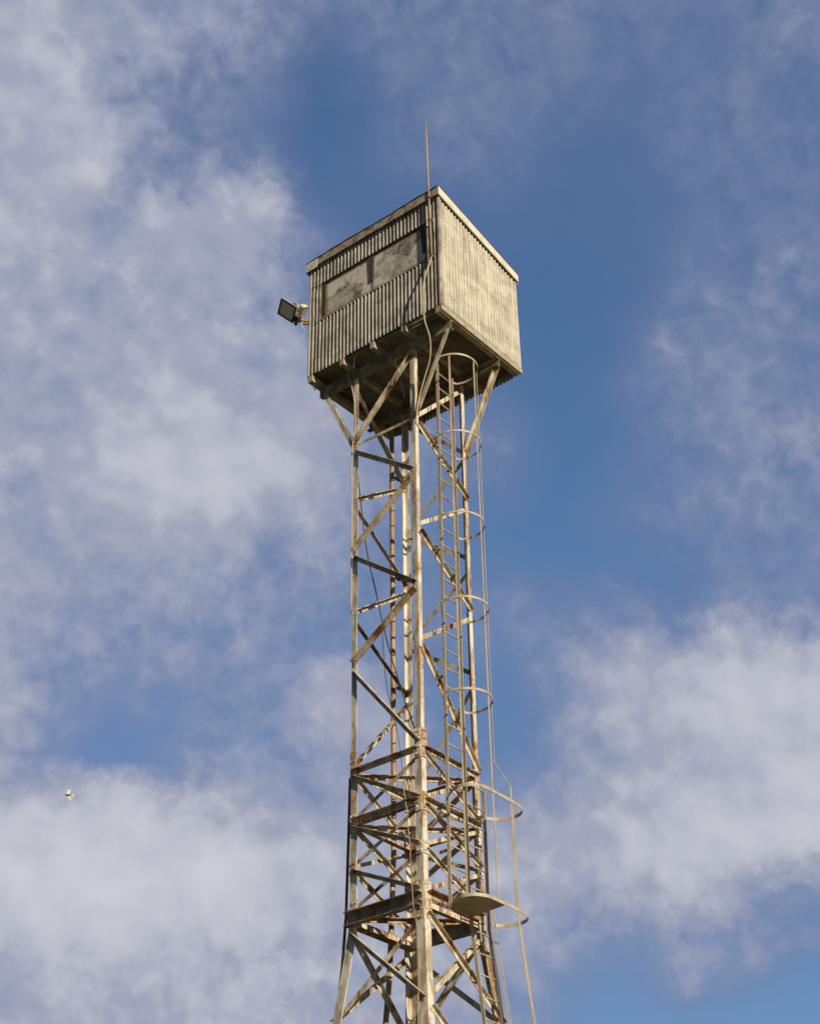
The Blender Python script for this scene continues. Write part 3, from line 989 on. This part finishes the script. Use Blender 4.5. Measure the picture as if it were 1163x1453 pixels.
def strap(pts, ang, name='cage_strap', w=0.028, t=0.007):
    a = V((-math.sin(math.radians(ang)), -math.cos(math.radians(ang)), 0))
    b = V((math.cos(math.radians(ang)), -math.sin(math.radians(ang)), 0))
    mb = MB()
    for p0, p1 in zip(pts[:-1], pts[1:]):
        mb.section(p0, p1, [(-w / 2, -t / 2), (w / 2, -t / 2), (w / 2, t / 2), (-w / 2, t / 2)], a, b)
    return mb.build(name, M_LADDER, ladder)


strap([on_hoop(153, 8.96), on_hoop(153, 17.63)], 153)
strap([V((-0.06, -1.36, 8.94)), V((-0.085, -1.36, 10.42)), on_hoop(84, 10.85), on_hoop(84, 17.63)], 84)
strap([on_hoop(40, 10.9), on_hoop(40, 17.63)], 40)
strap([V((-0.09, -1.366, 10.86)), V((0.335, -1.352, 10.62)), V((0.335, -1.352, 8.93)), V((0.33, -1.525, 7.45)), V((0.33, -1.75, 5.5))], 88)
strap([V((0.38, -1.352, 10.36)), V((0.365, -1.352, 8.90)), V((0.36, -1.53, 7.45)), V((0.36, -1.755, 5.5))], 80, w=0.016)
# brackets back to the bracing
for x, z in ((-1, 16.26), (-1, 14.32), (-1, 12.24), (-1, 10.66), (-1, 9.70), (1, 15.98), (1, 14.06), (1, 11.76)):
    mb = MB()
    xx = rx(z, x) + 0.012
    mb.obox((xx, (YL - AY) / 2 - 0.012, z), (0.004, 0, 0), (0, (AY + YL) / -2 + 0.012, 0), (0, 0, 0.022))
    mb.build('bracket', M_RUST, ladder)
# resting platform: a plate spanning the near half of the large hoop
mb = MB()
edge = [q for q in smooth_path(stadium(8.93), 4) if q.x < 0.09]
edge = [q for q in edge if q.y < -0.77] 
poly = [(q.x, q.y) for q in edge] + [(0.085, -1.364), (0.165, -0.70), (-0.05, -0.70), (-0.24, -0.74)]
b0 = [V((x, y, 8.918)) for x, y in poly]
b1 = [V((x, y, 8.930)) for x, y in poly]
mb.prism(b0, b1)
plat = mb.build('platform', M_LADDER, ladder)
tag(plat, 'flat rounded resting plate at the foot of the caged ladder')

# ------------------------------------------------------------------ lower ladder
low = thing('lower_ladder', 'lower tan ladder beside the resting plate, leaning out along the splayed leg', 'ladder', (0.30, YL, 0))


def low_y(z):
    return YL - SPL * max(0.0, 8.85 - z)


for x0, x1, zt_ in ((XR + 0.018, 0.120, 8.95), (0.503, 0.525, 10.79)):
    mb = MB()
    pts = [(x0, low_y(zt_), zt_)] + ([(x0 + 0.006, YL, 8.85)] if zt_ > 9 else []) + [(x1, low_y(5.6), 5.6)]
    rail(mb, pts)
    mb.build('rail', M_LADDER, low)
z = 10.77
while z > 5.7:
    mb = MB()
    mb.tube([((XR + 0.012), low_y(z), z), (0.532, low_y(z), z)], 0.0105, 8)
    mb.build('rung', M_LADDER, low)
    z -= 0.2895
mb = MB()
mb.obox((0.507, (YL - AY) / 2 - 0.012, 10.42), (0.004, 0, 0), (0, (AY + YL) / -2 + 0.012, 0), (0, 0, 0.022))
mb.build('bracket', M_RUST, low)

# ------------------------------------------------------------------ pipes and cables
mb = MB()
mb.tube([(0.455, 0.739, 18.02), (0.445, 0.739, 16.5), (0.437, 0.739, 12.6), (0.430, 0.739, 11.4)] + [(0.418, 0.739, 10.3), (0.375, 0.745, 9.35), (0.335, 0.76, 8.5), (0.27, 0.78, 7.85), (0.10, 0.85, 6.2)], 0.038, 12)
riser = thing('riser_pipe', 'straight rusty brown pipe rising up the far side of the lattice to the cabin floor', 'pipe', (0.44, 0.74, 6.2))
mb.build('pipe', M_PIPE, riser)
for z, xe in ((16.62, 0.56), (14.74, 0.55), (12.84, 0.55)):
    mb = MB()
    mb.obox(((0.44 + xe) / 2, 0.672, z), ((xe - 0.44) / 2, 0, 0), (0, 0.028, 0), (0, 0, 0.011))
    mb.build('pipe_bracket', M_RUST, riser)

mb = MB()
mb.tube([(-0.53, 0.719, 11.06), (-0.545, 0.719, 10.5), (-0.560, 0.719, 9.97), (-0.590, 0.719, 9.09), (-0.647, 0.722, 8.42), (-0.74, 0.80, 7.2), (-0.83, 0.92, 6.0)], 0.020, 10)
tag(mb.build('drain_pipe', M_DARKPIPE, base=(-0.6, 0.735, 6.0)), 'thin dark brown pipe down the outside of the leftmost tower leg', 'pipe')

ant = thing('antenna_mast', 'slim upright metal rod rising above the roof at the near cabin corner', 'antenna', (CX0 - 0.055, -1.2, 19.24))
mb = MB()
mb.tube([(CX0 - 0.058, -1.252, 19.24), (CX0 - 0.060, -1.238, 20.3), (CX0 - 0.062, -1.224, 21.2), (CX0 - 0.060, -1.208, 22.34)], 0.021, 10, r_end=0.0125)
mb.build('rod', M_PIPE, ant)
for z in (19.29, 20.05, 20.55):
    mb = MB()
    mb.box((CX0 - 0.084, -1.245 - 0.030, z - 0.010), (CX0 - 0.012, -1.245 + 0.034, z + 0.010))
    mb.build('clamp', M_RUST, ant)

mb = MB()
mb.tube(smooth_path([(-0.935, -1.252, 19.28), (-0.985, -1.235, 19.06), (-1.02, -1.19, 18.86), (-1.03, -1.145, 18.61), (-1.01, -1.125, 18.24), (-0.97, -1.115, 17.98), (-0.86, -1.12, 17.70), (-0.76, -1.03, 17.42), (-0.70, -0.86, 17.13), (-0.672, -0.72, 16.80), (-0.67, -0.662, 16.40)], 7), 0.0130, 10)
tag(mb.build('antenna_cable', M_CABLE_TAN, base=(-0.67, -0.66, 16.4)), 'tan conduit bowing off the cabin corner and down past the floor to the near leg', 'cable')

mb = MB()
mb.tube(smooth_path([(-0.578, 0.596, 16.45), (-0.578, 0.565, 15.99), (-0.578, 0.505, 15.51), (-0.578, 0.432, 14.90), (-0.578, 0.335, 14.36), (-0.578, 0.239, 13.96), (-0.578, 0.081, 13.25), (-0.578, -0.046, 12.75), (-0.578, -0.195, 12.25), (-0.578, -0.352, 11.76), (-0.578, -0.50, 11.34)], 4), 0.0095, 8)
tag(mb.build('slanting_cable', M_CABLE_BLACK, base=(-0.578, -0.5, 11.3)), 'black cable slanting across the upper lattice from the left leg to the near leg', 'cable')
mb = MB()
mb.tube(smooth_path([(-0.328, 0.31, 13.4), (-0.328, 0.231, 12.44), (-0.328, 0.045, 11.66), (-0.328, -0.059, 10.94), (-0.328, -0.094, 10.70), (-0.34, -0.13, 10.2)], 5), 0.005, 6)
tag(mb.build('hanging_wire', M_CABLE_BLACK, base=(-0.33, -0.1, 10.2)), 'hair-thin dark wire hanging inside the lattice behind the crossing bars', 'wire')
mb = MB()
mb.tube(smooth_path([(-0.70, -0.35, 10.62), (-0.70, -0.373, 10.48), (-0.70, -0.395, 10.33), (-0.72, -0.44, 10.16), (-0.72, -0.448, 9.96), (-0.72, -0.479, 9.70), (-0.74, -0.499, 9.50), (-0.76, -0.537, 9.09), (-0.76, -0.55, 8.88), (-0.75, -0.576, 8.7), (-0.755, -0.613, 8.39), (-0.82, -0.66, 7.8), (-0.93, -0.72, 6.8)], 5), 0.0065, 8)
tag(mb.build('leg_cable', M_PIPE, base=(-0.7, -0.5, 6.8)), 'loose tan cable down the inner edge of the near leg past the heavy beam', 'cable')
mb = MB()
mb.tube(smooth_path([(-0.70, -0.43, 10.66), (-0.70, -0.46, 10.45), (-0.69, -0.425, 10.25), (-0.70, -0.41, 10.10)], 5), 0.007, 8)
tag(mb.build('cable_loop', M_CABLE_BLACK, base=(-0.7, -0.43, 10.1)), 'short dark loop of cable by the heavy ring at the near leg', 'cable')

mb = MB()
mb.tube(smooth_path([(-0.668, 0.737, 18.10), (-0.668, 0.648, 17.84), (-0.668, 0.572, 17.44), (-0.668, 0.545, 17.00), (-0.668, 0.600, 16.62), (-0.662, 0.634, 16.23), (-0.648, 0.628, 15.69), (-0.645, 0.628, 14.8), (-0.645, 0.628, 13.6)], 5), 0.0105, 8)
tag(mb.build('leg_conduit', M_CABLE_TAN, base=(-0.66, 0.63, 13.6)), 'pale conduit curving from the cabin floor down the outside of the leftmost leg', 'cable')
mb = MB()
mb.tube([(-0.80, 0.43, 18.24), (-0.77, 0.494, 18.21), (-0.77, 0.503, 18.05)], 0.009, 8)
tag(mb.build('bent_conduit', M_CABLE_WHITE, base=(-0.77, 0.5, 18.05)), 'short bent pale conduit end sticking out below the boarded front wall', 'conduit')
mb = MB()
mb.tube(smooth_path([(-0.678, -0.205, 18.22), (-0.678, -0.243, 17.94), (-0.678, -0.339, 17.54), (-0.678, -0.459, 16.99)], 5), 0.0055, 6)
tag(mb.build('dangling_wire', M_CABLE_BLACK, base=(-0.68, -0.3, 17.0)), 'thin wire dangling from the cabin floor in front of the sloping brace', 'wire')
mb = MB()
mb.tube(smooth_path([(-0.70, 0.64, 18.0), (-0.70, 0.70, 17.88), (-0.70, 0.78, 17.83), (-0.69, 0.895, 17.90)], 5), 0.005, 6)
tag(mb.build('sagging_wire', M_CABLE_BLACK, base=(-0.7, 0.8, 17.8)), 'thin wire sagging under the floor beam at the left cabin corner', 'wire')
for i, (dx, lab) in enumerate(((0.0, 'left of two thin tan cables running down beside the lower ladder'), (0.055, 'right of two thin tan cables running down beside the lower ladder'))):
    mb = MB()
    mb.tube([(0.545 + dx, -0.80, 9.25), (0.56 + dx, -0.815, 8.8), (0.585 + dx * 0.9, -0.98, 7.5), (0.62 + dx * 0.9, -1.2, 5.7)], 0.0065, 8)
    tag(mb.build('ladder_cable', M_CABLE_TAN, base=(0.56 + dx, -0.9, 5.7)), lab, 'cable', 'cables beside the lower ladder')

# ------------------------------------------------------------------ floodlight
LC = V((-1.232, 1.581, 19.538))
lx, ly, lz = V((0.389, -0.628, -0.674)), V((-0.507, -0.757, 0.412)), V((-0.769, 0.181, -0.613))
lx.normalize(); lz = lx.cross(ly).normalized(); ly = lz.cross(lx)
if lz.z > 0:
    lz = -lz
lamp = thing('floodlight', 'old square cream floodlight on a short arm at the left edge of the cabin', 'floodlight', tuple(LC))
hw, hh = 0.165, 0.135
P = lambda a, b, c: LC + lx * a + ly * b + lz * c
mb = MB()       # tapering reflector housing behind the glass
mb.prism([P(-hw, -hh, -0.006), P(hw, -hh, -0.006), P(hw, hh, -0.006), P(-hw, hh, -0.006)],
         [P(-hw * 0.62, -hh * 0.6, -0.13), P(hw * 0.62, -hh * 0.6, -0.13), P(hw * 0.62, hh * 0.6, -0.13), P(-hw * 0.62, hh * 0.6, -0.13)])
mb.obox(P(0, 0, -0.016), lx * (hw + 0.013), ly * (hh + 0.016), lz * 0.008)
for k in range(-3, 4):
    mb.obox(P(k * 0.028, 0, -0.135), lx * 0.003, ly * 0.075, lz * 0.018)
ho = mb.build('housing', M_LAMP, lamp)
mb = MB()       # rim
for s in (-1, 1):
    mb.obox(P(0, s * hh, 0.004), lx * (hw + 0.012), ly * 0.012, lz * 0.012)
    mb.obox(P(s * hw, 0, 0.005), lx * 0.012, ly * (hh - 0.012), lz * 0.011)
mb.build('rim', M_LAMP_DARK, lamp)
mb = MB()
mb.obox(P(0, 0, 0.0), lx * (hw - 0.012), ly * (hh - 0.012), lz * 0.004)
mb.build('glass', M_GLASS, lamp)
mb = MB()       # round cap on the back
cen = P(0.02, 0.03, -0.15)
prev = None
rings = []
for k in range(6):
    t = k / 5 * math.pi / 2
    rr, zz = 0.085 * math.cos(t) + 0.001, -0.075 * math.sin(t)
    rings.append([cen + lz * zz + (lx * math.cos(a) + ly * math.sin(a)) * rr for a in [j * math.pi / 8 for j in range(16)]])
for a, b in zip(rings[:-1], rings[1:]):
    mb.prism(a, b, smooth=True, caps=False)
mb.build('back_cap', M_LAMP, lamp)
BX = V((-1.133, 1.31, 19.444)) + V((0.135, 0.132, 0.164))
mb = MB()       # control gear box
mb.obox(BX, lx * 0.045, ly * 0.085, lz * 0.055)
mb.obox(BX + ly * 0.088, lx * 0.05, ly * 0.006, lz * 0.06)
mb.build('gear_box', M_LAMP, lamp)
mb = MB()
mb.obox(P(hw + 0.045, -0.055, -0.04), lx * 0.05, ly * 0.055, lz * 0.04)
mb.obox(P(hw + 0.04, -0.135, -0.05), lx * 0.02, ly * 0.045, lz * 0.02)
mb.build('yoke', M_LAMP_DARK, lamp)
A0, A1 = V((-0.97, 1.555, 19.465)), V((-0.872, 1.425, 19.45))
mb = MB()
mb.tube([A0, A1], 0.022, 8)
d_ = (A0 - A1).normalized()
mb.obox(A1 + V((0, 0, -0.055)) + d_ * 0.04, d_ * 0.07, V((0, 0, 0.016)), d_.cross(V((0, 0, 1))) * 0.016)
mb.build('arm', M_RUST, lamp)
mb = MB()
mb.tube(smooth_path([P(hw + 0.09, 0.02, -0.06), V((-0.955, 1.49, 19.52)), V((-0.945, 1.50, 19.42)), V((-0.945, 1.50, 19.32)), V((-0.905, 1.47, 19.25))], 5), 0.006, 6)
mb.build('flex', M_CABLE_WHITE, lamp)

# ------------------------------------------------------------------ bird
BC = V((23.6, 37.48, 29.72))
cr, cu, cf = V((0.634, -0.773, -0.013)), V((-0.424, -0.362, 0.830)), V((0.646, 0.521, 0.558))
bx = (-cr * 0.93 + cu * 0.12 - cf * 0.35).normalized()          # flying towards the left
by = (cu * 0.86 + cr * 0.12 + cf * 0.48)
by = (by - bx * by.dot(bx)).normalized()                        # banked: one wing up, one wing down
bz = bx.cross(by)
bird = thing('flying_bird', 'small white bird with a dark body flying in front of the lower left cloud', 'bird', tuple(BC))
Q = lambda a, b, c: BC + (bx * a + by * b + bz * c) * 0.86
mb = MB()
prof = [(0.185, 0.004), (0.165, 0.010), (0.15, 0.026), (0.12, 0.034), (0.09, 0.032), (0.05, 0.050), (0.0, 0.056), (-0.06, 0.047), (-0.11, 0.03), (-0.15, 0.016), (-0.17, 0.010)]
rings = [[Q(a, r * math.cos(t), r * math.sin(t) * 0.92) for t in [j * math.pi / 5 for j in range(10)]] for a, r in prof]
for a, b in zip(rings[:-1], rings[1:]):
    mb.prism(a, b, smooth=True, caps=False)
mb.build('body', M_BIRD_DARK, bird)  # body coloured darker than the wings and tail
mb = MB()
tl = [(-0.13, 0.022), (-0.245, 0.045), (-0.262, -0.02), (-0.255, -0.085), (-0.13, -0.022)]
mb.prism([Q(a, b, 0.000) for a, b in tl], [Q(a, b, 0.006) for a, b in tl])
mb.build('tail', M_BIRD, bird)
for s, lift in ((1, 0.035), (-1, 0.01)):
    mb = MB()
    wing = [(0.085, 0.03, 0), (0.075, 0.12, 0.5), (0.015, 0.22, 0.9), (-0.075, 0.30, 1.0), (-0.12, 0.29, 1.0), (-0.105, 0.20, 0.9), (-0.10, 0.11, 0.5), (-0.085, 0.03, 0)]
    if s < 0:
        wing = [(a - 0.02 - b * 0.15, b * 0.86, c) for a, b, c in wing]
    up = [Q(a, s * b, 0.02 + lift * c) for a, b, c in wing]
    dn = [Q(a, s * b, 0.012 + lift * c) for a, b, c in wing]
    k = len(mb.v)
    mb.v += up + dn
    for i in range(3):
        j = 7 - i
        mb.f += [[k + i, k + i + 1, k + j - 1, k + j], [k + 8 + j, k + 8 + j - 1, k + 8 + i + 1, k + 8 + i]]
        mb.s += [False, False]
    for i in range(8):
        mb.f.append([k + i, k + (i + 1) % 8, k + 8 + (i + 1) % 8, k + 8 + i])
        mb.s.append(False)
    mb.build('wing', M_BIRD, bird)

for o in bpy.data.objects:
    if '_base' in o:
        del o['_base']
